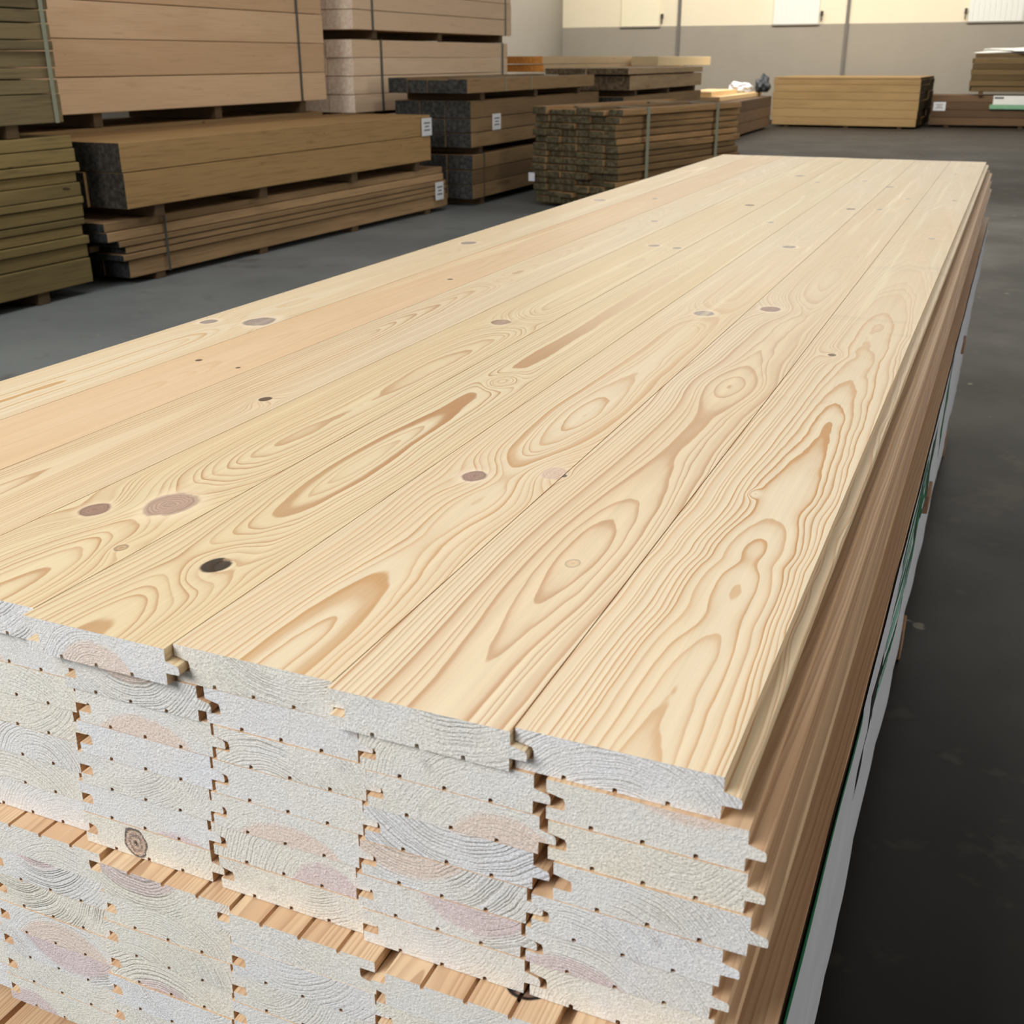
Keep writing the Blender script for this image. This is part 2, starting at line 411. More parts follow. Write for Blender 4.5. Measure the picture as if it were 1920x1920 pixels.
# measured centre across and depth of the sawn ends: columns from the right, layers from the second down
C4 = [(-0.0491, -0.0055), (-0.0471, -0.0065), (-0.0423, -0.0080), (-0.0580, -0.0085), (-0.0630, -0.0070), (-0.0600, -0.0060)]
C3 = [(-0.1916, -0.0045), (-0.1871, -0.0050), (-0.1915, -0.0047), (-0.1960, -0.0052), (-0.2000, -0.0058), (-0.1970, -0.0066)]
C2 = [(-0.3290, 0.0006), (-0.3235, -0.0004), (-0.3278, -0.0008), (-0.3330, -0.0011), (-0.3380, 0.0000), (-0.3335, -0.0008)]
C1 = [(-0.4681, -0.0010), (-0.4600, 0.0005), (-0.4645, 0.0004), (-0.4695, 0.0005), (-0.4764, 0.0018), (-0.4766, 0.0012)]
C0 = [(-0.6053, 0.0090), (-0.6038, 0.0085), (-0.6107, 0.0095), (-0.6120, 0.0095), (-0.6169, 0.0105), (-0.6155, 0.0110)]
ENDS = {(3, 3): dict(pith_across=0.0, pith_down=-0.080, heart_radius=0.0, ring_contrast=0.9),
        (2, 5): dict(pith_across=0.004, pith_down=-0.082, heart_radius=0.072, end_tone=0.5, ring_contrast=0.25),
        (1, 5): dict(pith_across=-0.03, pith_down=0.045, heart_radius=0.068, ring_contrast=1.0, ring_step=0.003),
        (1, 6): dict(pith_across=0.03, pith_down=0.03, heart_radius=0.055, ring_contrast=0.9, ring_step=0.003),
        (3, 2): dict(pith_across=0.0, pith_down=0.03, heart_radius=0.045, ring_contrast=0.9),
        (4, 2): dict(pith_across=-0.05, pith_down=-0.06, heart_radius=0.055, ring_contrast=0.5),
        (4, 5): dict(pith_across=0.02, pith_down=-0.045, heart_radius=0.0, ring_contrast=1.0, end_tone=0.7),
        (0, 2): dict(pith_across=0.03, pith_down=0.06, heart_radius=0.07, ring_contrast=0.4, end_tone=0.4),
        (0, 4): dict(pith_across=-0.03, pith_down=-0.085, heart_radius=0.0, ring_contrast=1.0, end_tone=0.6),
        (0, 5): dict(pith_across=-0.035, pith_down=-0.06, heart_radius=0.0, ring_contrast=0.9, end_tone=0.8),
        (3, 7): dict(heart_radius=0.0, ring_contrast=0.3, end_tone=0.2, knot_across=-0.012, knot_down=-0.0165, knot_size=0.0115),
        (1, 4): dict(pith_across=0.01, pith_down=0.06, heart_radius=0.064, ring_contrast=0.9),
        (2, 3): dict(pith_across=-0.02, pith_down=-0.07, heart_radius=0.0, ring_contrast=0.9)}
ODD = {(2, 5): 'with mauve-pink end', (3, 7): 'with dark end knot', (1, 5): 'with pink-patched end', (3, 3): 'with pinkish end'}
ENDS[(3, 3)] = dict(pith_across=0.0, pith_down=-0.075, heart_radius=0.066, ring_contrast=0.35, end_tone=0.5)
cols = [C4, C3, C2, C1, C0]
for i in range(3):
    cols.append([(x - 0.1402 * (i + 1), 0.015 + rb.uniform(-0.004, 0.006)) for x, y in C0])
for k, col in enumerate(cols):
    for li, (x, y) in enumerate(col):
        lay = li + 2
        o = floorboard(x, y, H - T * (lay - 1), **ENDS.get((k, lay), {}))
        extra = ODD.get((k, lay), 'with whitish end')
        tag(o, f'floorboard {extra}, upper pack {ORD[lay - 1]} layer, {COLN[k]}', 'floorboard', 'floorboards of the upper pack')

# lower pack: pushed a little further out, its first layer lies groove side up
D1 = [(-0.0240, -0.034), (-0.1672, -0.0291), (-0.3120, -0.0230), (-0.4485, -0.0167), (-0.5888, -0.0086), (-0.7290, -0.001), (-0.8690, 0.004), (-1.0090, 0.008)]
DL = [(-0.0370, -0.034), (-0.1755, -0.0290), (-0.3135, -0.0232), (-0.4520, -0.0162), (-0.5890, -0.0085), (-0.7290, -0.001), (-0.8690, 0.004), (-1.0090, 0.008)]
MENDS = {(4, 4): dict(pith_across=0.01, pith_down=-0.07, heart_radius=0.068), (4, 5): dict(pith_across=0.02, pith_down=0.04, heart_radius=0.07, ring_contrast=0.7),
         (4, 2): dict(pith_across=-0.01, pith_down=0.035, heart_radius=0.045, ring_contrast=1.0, ring_step=0.003), (3, 1): dict(pith_across=0.03, pith_down=-0.07, heart_radius=0.06, ring_contrast=0.9),
         (4, 3): dict(pith_across=-0.04, pith_down=0.03, ring_contrast=1.0), (1, 1): dict(face_knot_across=-0.036, face_knot_along=0.034, face_knot_size=0.017), (3, 4): dict(pith_across=-0.01, pith_down=-0.07, heart_radius=0.052, ring_contrast=1.0)}
ztop2 = H - 7 * T
for k in range(8):
    for li in range(7):
        x, y = D1[k] if li == 0 else DL[k]
        if li: x -= 0.003 * (li - 1); y += rb.uniform(-0.0008, 0.0008)
        o = floorboard(x, y, ztop2 - T * li, flipped=(li == 0), **MENDS.get((k, li + 1), {}))
        face = 'grooves up' if li == 0 else 'grooves down'
        tag(o, f'floorboard lying {face}, lower pack {ORD[li]} layer, {COLN[k]}', 'floorboard', 'floorboards of the lower pack')

# ---------------------------------------------------------------- stickers, wrapped pack and foil under the boards
M_STICK = plain('sawn_spruce', srgb(150, 118, 92), 0.75, 0.2, 0.2, 30.0)
zb = ztop2 - 7 * T                       # underside of the lower pack
for i, (yy, w) in enumerate([(0.42, 'nearest the camera end'), (1.80, 'around the middle'), (3.28, 'towards the far end')]):
    o = box_obj('spacer_batten', -1.10, 0.020 if i == 0 else 0.047, yy - 0.05, yy + 0.05, zb - 0.040, zb, M_STICK, bevel=0.002)
    tag(o, f'brown spacer batten poking out under the lower floorboard pack, {w}', 'batten', 'spacer battens under the floorboards')
zk = zb - 0.040
pk = empty('wrapped_timber_pack', (-0.55, 0.0, 0.09))
tag(pk, 'foil-wrapped floorboard pack at the very bottom of the big pine stack', 'timber pack')
kx = [-0.06 - 0.1405 * k for k in range(8)]
for k, x in enumerate(kx):
    o = floorboard(x + 0.55, -0.022 + 0.006 * (k % 3), zk - 0.09); o.name = 'board'; o.parent = pk
bm = bmesh.new()
prof_rows = 26
for k in range(8):
    add_box(bm, kx[k] + 0.55 - HW, kx[k] + 0.55 + HW, 0.004 * (k % 3), L - 0.01, 0.0, zk - 0.09 - T - 0.0005, 0.002)
core = mesh_obj('core', bm, [M_PINE], pk); core['seed'] = 4.0; core['kind'] = 'stuff'
for yy in (0.5, 2.3, 4.1):
    o = box_obj('bearer', -1.12, 0.02, yy - 0.05, yy + 0.05, 0.0, 0.09, M_STICK, bevel=0.003)
    tag(o, {0.5: 'squared wooden bearer on the floor under the near end of the wrapped pack', 2.3: 'squared wooden bearer on the floor under the middle of the wrapped pack', 4.1: 'squared wooden bearer on the floor under the far end of the wrapped pack'}[yy], 'bearer', 'bearers under the wrapped pack')

M_FOIL = plain('white_foil', srgb(214, 217, 226), 0.35, 0.5, 0.05, 12.0)
M_GREEN = plain('green_print', srgb(16, 104, 62), 0.4, 0.4, 0.08, 20.0)
M_TEAL = plain('pale_green_print', srgb(120, 178, 160), 0.4, 0.4, 0.08, 20.0)
M_BLACK = plain('black_print', srgb(22, 26, 26), 0.4, 0.4, 0.08, 20.0)
rf = random.Random(5)
FZ0, FZ1 = 0.12, H - 0.226

def foil_x(y, z):
    t = (FZ1 - z) / (FZ1 - FZ0)
    base = 0.0456 - 0.0065 * min(1.0, t / 0.28) - 0.023 * max(0.0, (t - 0.28) / 0.72)
    wr = 0.0022 * math.sin(y * 7.0 + z * 9.0) * min(1, t * 5) + 0.0016 * math.sin(y * 17.0 - z * 23.0) * min(1, t * 5) + 0.0012 * math.sin(z * 60.0 + y * 3.0) * min(1, t * 5)
    return base + wr
def foil_top(y):
    return FZ1 + 0.004 * math.sin(y * 9.0) + 0.003 * math.sin(y * 23.0 + 1.0) - 0.006 * max(0.0, math.sin(y * 2.1 - 1.0))

foil = empty('packaging_foil', (0.0, 0.0, FZ0))
tag(foil, 'white plastic packaging foil with green print hanging down the side of the pine stack', 'plastic foil')
def foil_patch(name, y0, y1, za, zb_, mat, off=0.0, ny=120, nz=24, top=False):
    """a patch that follows the hanging foil, OFF metres in front of it"""
    bm = bmesh.new(); g = []
    for i in range(ny + 1):
        y = y0 + (y1 - y0) * i / ny; row = []
        zt = foil_top(y) if top else (zb_(y) if callable(zb_) else zb_)
        zl = za(y) if callable(za) else za
        for j in range(nz + 1):
            z = zl + (zt - zl) * j / nz
            row.append(bm.verts.new((foil_x(y, z) + off, y, z - FZ0)))
        g.append(row)
    for i in range(ny):
        for j in range(nz):
            bm.faces.new((g[i][j], g[i + 1][j], g[i + 1][j + 1], g[i][j + 1]))
    return mesh_obj(name, bm, mat, foil, smooth=True)
foil_patch('sheet', -0.01, 4.66, FZ0, None, M_FOIL, 0.0, 220, 30, True)
foil_patch('green_edge_stripe', -0.01, 0.50, lambda y: foil_top(y) - 0.020, lambda y: foil_top(y) + 0.0005, M_GREEN, 0.0006, 40, 3)
for k in range(6):
    z = H - 0.262 - 0.034 * k
    foil_patch('printed_stripe', 0.96 - 0.02 * k, 1.42 + 0.02 * k, z - 0.009, z + 0.009, M_GREEN if k % 2 == 0 else M_TEAL, 0.0006, 30, 2)
def foil_oval(name, yc, zc, ry, rz_, mat, off, hole=0.0, half=False):
    bm = bmesh.new(); n = 40
    a = [(math.cos(t) * 1.0, math.sin(t)) for t in [2 * math.pi * i / n for i in range(n)]]
    def pt(c, s, f): 
        y = yc + ry * c * f; z = zc + rz_ * (max(s, -0.1) if half else s) * f
        return bm.verts.new((foil_x(y, z) + off, y, z - FZ0))
    o = [pt(c, s, 1.0) for c, s in a]
    if hole > 0:
        i_ = [pt(c, s, hole) for c, s in a]
        for i in range(n): bm.faces.new((o[i], o[(i + 1) % n], i_[(i + 1) % n], i_[i]))
    else:
        bm.faces.new(o)
    return mesh_obj(name, bm, mat, foil)
for yc, mo, mi, half in ((1.46, M_GREEN, M_TEAL, True), (1.58, M_BLACK, M_FOIL, False), (1.66, M_GREEN, M_FOIL, False)):
    foil_oval('printed_letter', yc, H - 0.36, 0.055, 0.095, mo, 0.0007, 0.5 if not half else 0.0)
    if half: foil_oval('printed_letter_outline', yc, H - 0.36, 0.062, 0.105, mi, 0.0005, 0.85)
foil_patch('printed_bar', 1.36, 1.40, H - 0.50, H - 0.27, M_BLACK, 0.0007, 4, 10)
foil_patch('printed_bar', 1.715, 1.74, H - 0.46, H - 0.27, M_BLACK, 0.0007, 4, 10)
foil_patch('printed_block', 2.06, 2.20, H - 0.46, H - 0.24, M_GREEN, 0.0007, 10, 6)
foil_patch('torn_label', 0.70, 0.86, lambda y: H - 0.47 + 0.05 * math.sin(y * 40), H - 0.33, M_BLACK, 0.0008, 16, 6)

# ---------------------------------------------------------------- store-room packs
def bg_wood(name, c0, c1, dark, endc, streak=1.0, knots=0.0, ec=1.0):
    m = Mat(name)
    rnd = m.rand(); w = rnd * 50.0
    big = m.noise(m.vec(m.x * 3.0, m.y * 0.9, m.z * 5.0), 1.0, 3, 0.55, w=w)
    gr = m.noise(m.vec(m.x * 90.0, m.y * 2.5, m.z * 90.0), 1.0, 3, 0.6, w=w)
    c = m.mix((big + (rnd - 0.5) * 0.7).step(0.25, 0.75), c0, c1)
    c = m.mix(gr.step(0.45, 0.75) * 0.55 * streak, c, dark)
    bl = m.noise(m.vec(m.x * 9.0, m.y * 2.0, m.z * 14.0), 1.0, 2, 0.5, w=w + 7.0)
    c = m.mix(bl.step(0.62, 0.74) * 0.5 * streak, c, dark)
    if knots:
        kn = m.noise(m.vec(m.x * 30.0, m.y * 9.0, m.z * 30.0), 1.0, 1, 0.4, w=w + 13.0)
        c = m.mix(kn.step(0.74, 0.78) * knots, c, tuple(k * 0.35 for k in dark))
    m.bump(gr, 0.3, 0.004)
    face = m.done(c, 0.75, 0.15)
    e = Mat(name + '_end')
    n1 = e.noise(e.obj, 28.0, 3, 0.6); n2 = e.noise(e.obj, 7.0, 2, 0.5)
    ce = e.mix(n1.step(0.3, 0.75), tuple(k * (1 - 0.45 * ec) for k in endc), tuple(min(1, k * (1 + 0.6 * ec)) for k in endc))
    ce = e.mix(n2.step(0.55, 0.8) * (0.5 * ec), ce, tuple(k * 0.4 for k in endc))
    e.bump(n1, 0.4, 0.006)
    return [face, e.done(ce, 0.85, 0.1)]

B_OLIVE = bg_wood('olive_timber', srgb(144, 124, 80), srgb(118, 102, 66), srgb(80, 68, 44), srgb(74, 68, 44), 1.0, 0.8)
B_GREYOL = bg_wood('grey_olive_timber', srgb(132, 116, 84), srgb(106, 94, 68), srgb(74, 64, 46), srgb(66, 60, 44), 1.0)
B_BROWN = bg_wood('brown_timber', srgb(172, 138, 92), srgb(140, 110, 74), srgb(98, 74, 48), srgb(58, 54, 48), 0.9, 0.6)
B_ROUGH = bg_wood('rough_brown_timber', srgb(184, 150, 110), srgb(148, 120, 86), srgb(98, 78, 56), srgb(44, 44, 44), 1.0)
B_PINK = bg_wood('pinkish_timber', srgb(222, 188, 150), srgb(208, 172, 134), srgb(172, 132, 98), srgb(222, 178, 152), 0.6, 0.2)
B_PALE = bg_wood('pale_timber', srgb(238, 210, 178), srgb(226, 196, 162), srgb(180, 148, 116), srgb(255, 222, 198), 0.5, 0.0, 0.35)
B_DARK = bg_wood('dark_brown_timber', srgb(160, 130, 92), srgb(132, 106, 74), srgb(88, 70, 48), srgb(66, 65, 62), 0.9)
B_MOSS = bg_wood('mossy_timber', srgb(170, 134, 92), srgb(122, 98, 66), srgb(66, 54, 38), srgb(92, 84, 64), 1.0)
B_YELL = bg_wood('ochre_timber', srgb(164, 136, 94), srgb(148, 121, 82), srgb(116, 92, 60), srgb(50, 40, 22), 0.6)
B_WEATH = bg_wood('weathered_timber', srgb(196, 166, 128), srgb(168, 140, 106), srgb(112, 90, 66), srgb(108, 92, 72), 0.9)
B_RIB = bg_wood('ribbed_dark_timber', srgb(112, 92, 62), srgb(92, 74, 50), srgb(60, 48, 32), srgb(56, 48, 36), 0.8)
B_LOW = bg_wood('umber_timber', srgb(112, 88, 66), srgb(94, 74, 56), srgb(64, 50, 38), srgb(66, 56, 48), 0.7)
B_CREAM = bg_wood('cream_timber', srgb(240, 214, 168), srgb(226, 194, 146), srgb(196, 156, 108), srgb(230, 190, 140), 0.3)
B_ORANGE = bg_wood('orange_ended_timber', srgb(236, 206, 162), srgb(222, 190, 144), srgb(160, 124, 84), srgb(255, 164, 84), 0.4, 0.0, 0.4)
M_STRAP = plain('grey_green_strap', srgb(142, 144, 124), 0.5, 0.4, 0.1, 30)
M_STRAPD = plain('dark_strap', srgb(72, 74, 66), 0.5, 0.4, 0.1, 30)
M_TAG = plain('white_card', srgb(226, 226, 228), 0.6, 0.3, 0.03, 10)
M_INK = plain('grey_ink', srgb(104, 104, 110), 0.7, 0.2, 0.05, 10)
M_BEAR = plain('bearer_wood', srgb(92, 74, 54), 0.8, 0.15, 0.2, 12)

def pack(name, label, loc, rz, length, depth, rows, ncol, mats, group='timber packs in the store', je=0.01, jf=0.004, jz=0.0, straps=(), tags=(), bearers=(), bh=0.08,
         seed=1, strap_mat=None, cat='timber pack', bevel=0.005, shift=None, colj=0.0, sw=0.03):
    """a strapped pack: boards along local +Y, depth towards local -X, near front corner at LOC"""
    r = random.Random(seed)
    root = empty(name, loc, rz); tag(root, label, cat, group)
    z = 0.0; h = sum(rows); cw = depth / ncol
    rowshift = [(shift[i] if shift else 0.0) for i in range(len(rows))]
    for i, rh in enumerate(rows):
        edge = -r.uniform(0, jf)
        for c in range(ncol):
            y0 = r.uniform(-je, je) + rowshift[i]; y1 = length + r.uniform(-je, je)
            x1 = edge if c == 0 else -c * cw - 0.002
            x0 = -(c + 1) * cw + 0.002
            zz = r.uniform(-jz, jz) if c else 0.0
            bm = bmesh.new()
            hh = rh - 0.004 - (r.uniform(0, 0.004) if i < len(rows) - 1 else 0)
            add_box(bm, x0, x1, y0, y1, 0.0, hh + zz * (1 if i == len(rows) - 1 else 0), bevel)
            for f in bm.faces:
                if abs(f.normal.y) > 0.8: f.material_index = 1
            # a gentle warp so that long edges are not ruler straight
            mesh_obj('board', bm, mats, root, (0, 0, z))
        z += rh
    for s in straps:
        bm = bmesh.new()
        t = 0.004
        add_box(bm, 0.001, t + 0.002, s - sw / 2, s + sw / 2, 0.0, h + t)
        add_box(bm, -depth - t, 0.001, s - sw / 2, s + sw / 2, h + 0.0, h + t)
        add_box(bm, -depth - t, -depth, s - sw / 2, s + sw / 2, 0.0, h)
        mesh_obj('strap', bm, strap_mat or M_STRAP, root)
    for (ty, tz, tw, th, where) in tags:
        bm = bmesh.new()
        if where == 'front': add_box(bm, 0.004, 0.010, ty - tw / 2, ty + tw / 2, tz - th / 2, tz + th / 2)
        else: add_box(bm, -ty - tw / 2, -ty + tw / 2, -je - 0.012, -je - 0.004, tz - th / 2, tz + th / 2)
        tg = mesh_obj('label_card', bm, M_TAG, root); tg['label'] = 'white card label'
        bm = bmesh.new()
        for q in range(3):
            zz = tz + th * (0.22 - 0.2 * q); ww = tw * (0.32 if q != 1 else 0.22)
            if where == 'front': add_box(bm, 0.0102, 0.0108, ty - ww, ty + ww, zz - th * 0.04, zz + th * 0.04)
            else: add_box(bm, -ty - ww, -ty + ww, -je - 0.0135, -je - 0.0125, zz - th * 0.04, zz + th * 0.04)
        mesh_obj('print', bm, M_INK, tg)
    for k, b in enumerate(bearers):
        o = box_obj('bearer', -depth + 0.02, -0.025, b - 0.05, b + 0.05, -bh, 0.0, M_BEAR, None, 0.004, loc, rz)
        o.location = loc
        place = ['first', 'second', 'third', 'fourth'][k]
        tag(o, f'squared bearer under the {label[:60].rsplit(" ", 1)[0] if len(label) > 60 else label}, {place} from its near end'[:200], 'bearer', 'bearers under the store packs')
        o['_l'] = 1
    return root


R = math.radians
def P(short, *a, **k):
    before = set(bpy.data.objects)
    root = pack(*a, **k)
    n = 0
    for o in bpy.data.objects:
        if o not in before and o.get('_l'):
            del o['_l']; n += 1
            ys = ['nearest', 'second', 'third', 'fourth'][n - 1] if n < 5 else 'last'
            o['label'] = f'wooden bearer under {short}, {ys} from its near end'
    return root

P('the olive pack', 'timber_pack', 'olive-green pack of ragged stacked planks on the floor, nearest pack of the row', (-5.66, 0.95, 0.08), 0.0, 4.47, 1.05,
  [.17, .09, .06, .07, .05, .09, .05, .09, .07, .06, .09, .08], 3, B_OLIVE, je=0.02, jf=0.035, bearers=(0.5, 2.3, 4.02), seed=3)
P('the upper grey-olive pack', 'timber_pack', 'grey-olive plank pack with a green strap, on top of the ragged olive pack', (-5.68, 0.95, 1.13), 0.0, 4.43, 1.02,
  [.18, .09, .07, .10, .06, .10, .08, .12, .1, .1], 3, B_GREYOL, je=0.02, jf=0.03, bearers=(0.5, 2.3, 4.0), straps=(4.36,), seed=4)
P('the low rough pack', 'timber_pack', 'low rough brown pack on the floor with ragged stepped end boards and white card', (-5.60, 5.70, 0.05), R(-2.0), 4.78, 1.05,
  [.13, .05, .05, .045, .07, .065], 4, B_ROUGH, je=0.06, jf=0.03, bearers=(0.35, 1.6, 3.0, 4.4), bh=0.05, straps=(0.42,), tags=((4.60, 0.17, 0.17, 0.18, 'front'),), seed=5,
  shift=[0.0, 0.0, -0.05, -0.08, -0.16, -0.2], strap_mat=M_STRAPD, sw=0.02)
P('the upper brown pack', 'timber_pack', 'brown timber pack with dark weathered end, lying on the low rough pack', (-5.50, 5.66, 0.545), R(-1.0), 4.46, 1.05,
  [.245, .20], 3, B_BROWN, je=0.012, jf=0.010, bearers=(0.35, 1.6, 3.0, 4.2), bh=0.085, tags=((4.36, 0.33, 0.20, 0.17, 'front'),), seed=6)
P('the hidden back pack', 'timber_pack', 'brown pack in the back row, carrying the tall pinkish pack on the left', (-6.66, 5.55, 0.08), 0.0, 4.5, 1.05,
  [.30, .33, .30], 2, B_BROWN, bearers=(0.4, 2.2, 4.1), seed=7)
P('the pinkish pack', 'timber_pack', 'large pinkish pack of wide boards with a dark strap, behind the brown pack', (-6.64, 5.40, 1.12), 0.0, 4.72, 1.05,
  [.27, .275, .275, .27, .27], 3, B_PINK, je=0.012, jf=0.006, bearers=(1.35, 2.9, 4.3), bh=0.11, straps=(4.25,), seed=8, strap_mat=M_STRAPD, sw=0.035)
# right of it: two pale packs with pink lit ends
P('the pale back-row base pack', 'timber_pack', 'pale pack standing lowest in the back row, mostly hidden behind the dark packs', (-6.62, 10.65, 0.08), 0.0, 4.2, 1.0,
  [.28, .28, .29], 2, B_PALE, bearers=(0.4, 2.1, 3.8), seed=9)
P('the lower pale pack', 'timber_pack', 'pale pinkish timber pack with dark straps, directly under the topmost pale pack', (-6.62, 10.65, 0.965), 0.0, 4.18, 1.0,
  [.19, .19, .185, .185], 3, B_PALE, je=0.01, bearers=(0.4, 2.1, 3.8), bh=0.035, straps=(0.62, 4.0), seed=10, strap_mat=M_STRAPD, sw=0.04)
P('the topmost pale pack', 'timber_pack', 'topmost pale pinkish timber pack, above the gap over another pale pack', (-6.58, 10.62, 1.81), 0.0, 4.25, 1.0,
  [.2, .2, .2, .2], 3, B_PALE, je=0.01, bearers=(0.5, 2.1, 3.95), bh=0.09, straps=(0.42, 4.05), seed=11, strap_mat=M_STRAPD, sw=0.04)
# dark packs in three levels
P('the lowest dark pack', 'timber_pack', 'lowest of the three dark brown packs, on the floor beside the mossy bundle', (-5.30, 10.84, 0.08), 0.0, 4.1, 0.92,
  [.155, .155, .155], 3, B_DARK, je=0.012, bearers=(0.3, 2.0, 3.8), straps=(0.30,), seed=12, sw=0.02, strap_mat=M_STRAPD)
P('the middle dark pack', 'timber_pack', 'middle of the three dark brown packs, white card near its front corner', (-5.30, 10.82, 0.62), 0.0, 4.15, 0.92,
  [.155, .145, .18], 3, B_DARK, je=0.012, bearers=(0.3, 2.0, 3.8), bh=0.07, tags=((0.66, 0.24, 0.22, 0.17, 'front'),), seed=13)
P('the slab pack', 'timber_pack', 'thin dark slab pack lying on top of the middle dark pack, lumpy black end', (-5.27, 10.66, 1.175), R(-0.5), 3.9, 0.95,
  [.145], 4, B_DARK, je=0.05, jz=0.02, bearers=(0.45, 1.95, 3.4), bh=0.075, straps=(1.0, 1.75), seed=14, sw=0.02)
# mossy bundle
P('the mossy bundle', 'timber_bundle', 'mossy dark bundle of rough split boards tied with two grey-green straps', (-3.65, 10.93, 0.04), R(-14.0), 2.72, 1.12,
  [.075, .06, .08, .06, .075, .07, .075, .06, .08, .07, .075, .06, .08, .07], 6, B_MOSS, je=0.05, jf=0.045, jz=0.02, bearers=(0.5, 2.1), bh=0.04, straps=(0.54, 2.10), seed=15,
  sw=0.055, cat='timber bundle', bevel=0.012)
# behind: slabs, orange-ended beams, low packs
P('the base pack in the middle row', 'timber_pack', 'weathered pack behind the mossy bundle, carrying two offset slabs', (-5.10, 15.45, 0.08), 0.0, 4.35, 0.95,
  [.3, .3, .33], 3, B_DARK, bearers=(0.4, 2.1, 3.9), seed=16)
P('the lower weathered slab', 'timber_pack', 'lower weathered slab pack with a pale patch at its corner, above the mossy bundle', (-5.08, 15.64, 1.09), 0.0, 4.05, 0.95,
  [.2], 2, B_WEATH, je=0.03, bearers=(0.4, 2.1, 3.7), bh=0.08, seed=17)
P('the upper weathered slab', 'timber_pack', 'uppermost thin weathered slab, jutting out beyond the slab beneath it', (-5.06, 15.50, 1.305), 0.0, 4.2, 1.25,
  [.085], 2, B_WEATH, je=0.04, jz=0.01, bearers=(0.5, 3.6), bh=0.015, seed=18)
P('the beam rack pack', 'timber_pack', 'tall brown pack in the back row carrying the orange-ended beams', (-6.62, 16.1, 0.08), 0.0, 8.0, 0.9,
  [.3, .3, .3, .27], 2, B_PALE, bearers=(0.4, 4.0, 7.5), seed=19)
for i, (lx, zz, lab) in enumerate([(-6.60, 1.33, 'lower pale beam with orange painted end, beside the tall pale packs'), (-6.60, 1.445, 'upper pale beam with orange painted end, beside the tall pale packs')]):
    bm = bmesh.new(); add_box(bm, -0.62, 0.0, 0.0, 7.9, 0.0, 0.105, 0.006)
    for f in bm.faces:
        if f.normal.y < -0.8: f.material_index = 1
    o = mesh_obj('timber_beam', bm, B_ORANGE, None, (lx, 16.15 - 0.05 * i, zz)); tag(o, lab, 'beam', 'orange-ended beams')
bm = bmesh.new(); add_box(bm, -0.5, 0.0, 0.0, 3.85, 0.0, 0.16, 0.006)
o = mesh_obj('timber_beam', bm, B_CREAM[:1], None, (-6.02, 20.2, 1.39)); tag(o, 'bright cream beam above the weathered slabs, under the grey wall', 'beam')
P('the cream beam rack', 'timber_pack', 'weathered narrow pack carrying the bright cream beam near the back wall', (-6.0, 20.15, 0.08), 0.0, 2.55, 0.6, [.45, .45, .40], 2, B_LOW, bearers=(0.4, 2.1), seed=29)
P('the plain brown pack', 'timber_pack', 'plain brown pack on the floor just beyond the mossy bundle, cream planks on it', (-5.17, 22.80, 0.05), R(1.5), 4.3, 1.0,
  [.22, .22, .22], 3, B_LOW, je=0.01, bearers=(0.5, 3.7), bh=0.05, seed=20)
for i, (y0, y1, z0, z1, x1, lab) in enumerate([(22.9, 27.0, 0.711, 0.80, -5.5, 'long cream plank lying directly on the plain brown pack beyond the mossy bundle'),
                                         (23.0, 25.3, 0.801, 0.89, -5.7, 'short cream plank lying on the long cream plank')]):
    bm = bmesh.new(); add_box(bm, -0.65, 0.0, 0.0, y1 - y0, 0.0, z1 - z0, 0.006)
    o = mesh_obj('plank', bm, B_CREAM[:1], None, (x1, y0, z0)); tag(o, lab, 'plank')
# ochre pack at the back wall: its long side faces us
P('the ochre pack', 'timber_pack', 'large ochre-yellow timber pack standing alone on the floor by the back wall', (-5.38, 27.80, 0.05), R(-92.5), 3.3, 2.6,
  [.175, .19, .20, .17, .16, .12, .05], 3, B_YELL, je=0.02, jf=0.010, bearers=(0.35, 1.75, 2.95), bh=0.05, seed=21)
UMBER = P('the umber pack', 'timber_pack', 'low dark umber pack with white-green flap, by the back wall beside the ochre pack', (-1.88, 28.85, 0.05), R(-88.0), 4.2, 1.0,
  [.17, .17, .17, .15], 3, B_LOW, je=0.01, bearers=(0.4, 2.0, 3.7), bh=0.05, seed=22, tags=((0.19, 0.41, 0.27, 0.19, 'front'),))
P('the upper right dark pack', 'timber_pack', 'dark ribbed pack on top of the umber pack, white sheet on it', (-1.08, 28.80, 0.79), R(-88.0), 3.6, 1.0,
  [.12, .12, .12, .12, .12, .12, .1], 3, B_RIB, je=0.03, jf=0.02, bearers=(0.25, 1.9, 3.2), bh=0.08, seed=23)

# foil sheet and green-white board on the right-hand packs, bags in the middle
def lump(name, loc, size, mat, seed, label, cat, sub=4, freq=3.0, amp=0.25):
    r = random.Random(seed); bm = bmesh.new()
    bmesh.ops.create_icosphere(bm, subdivisions=sub, radius=1.0)
    ph = [r.uniform(0, 6.28) for _ in range(6)]
    for v in bm.verts:
        n = v.co.copy()
        k = 1 + amp * (math.sin(n.x * freq + ph[0]) * math.sin(n.y * freq * 1.3 + ph[1]) + 0.6 * math.sin(n.z * freq * 2.1 + ph[2]) * math.sin(n.x * freq * 2.3 + ph[3]) + 0.35 * math.sin(n.y * freq * 4.1 + ph[4]) * math.sin(n.z * freq * 3.7 + ph[5]))
        co = n * k
        co.z = max(co.z, -0.55)
        v.co = Vector((co.x * size[0], co.y * size[1], (co.z + 0.55) * size[2]))
    o = mesh_obj(name, bm, mat, None, loc, smooth=True)
    return tag(o, label, cat)
M_BAGW = plain('white_bag_plastic', srgb(226, 228, 234), 0.4, 0.4, 0.1, 6)
M_BAGD = plain('dark_bag_plastic', srgb(48, 54, 58), 0.4, 0.4, 0.3, 6)
lump('plastic_bag', (-5.85, 26.2, 0.80), (0.22, 0.62, 0.14), M_BAGW, 3, 'crumpled white plastic bag lying on the cream planks before the grey wall', 'bag')
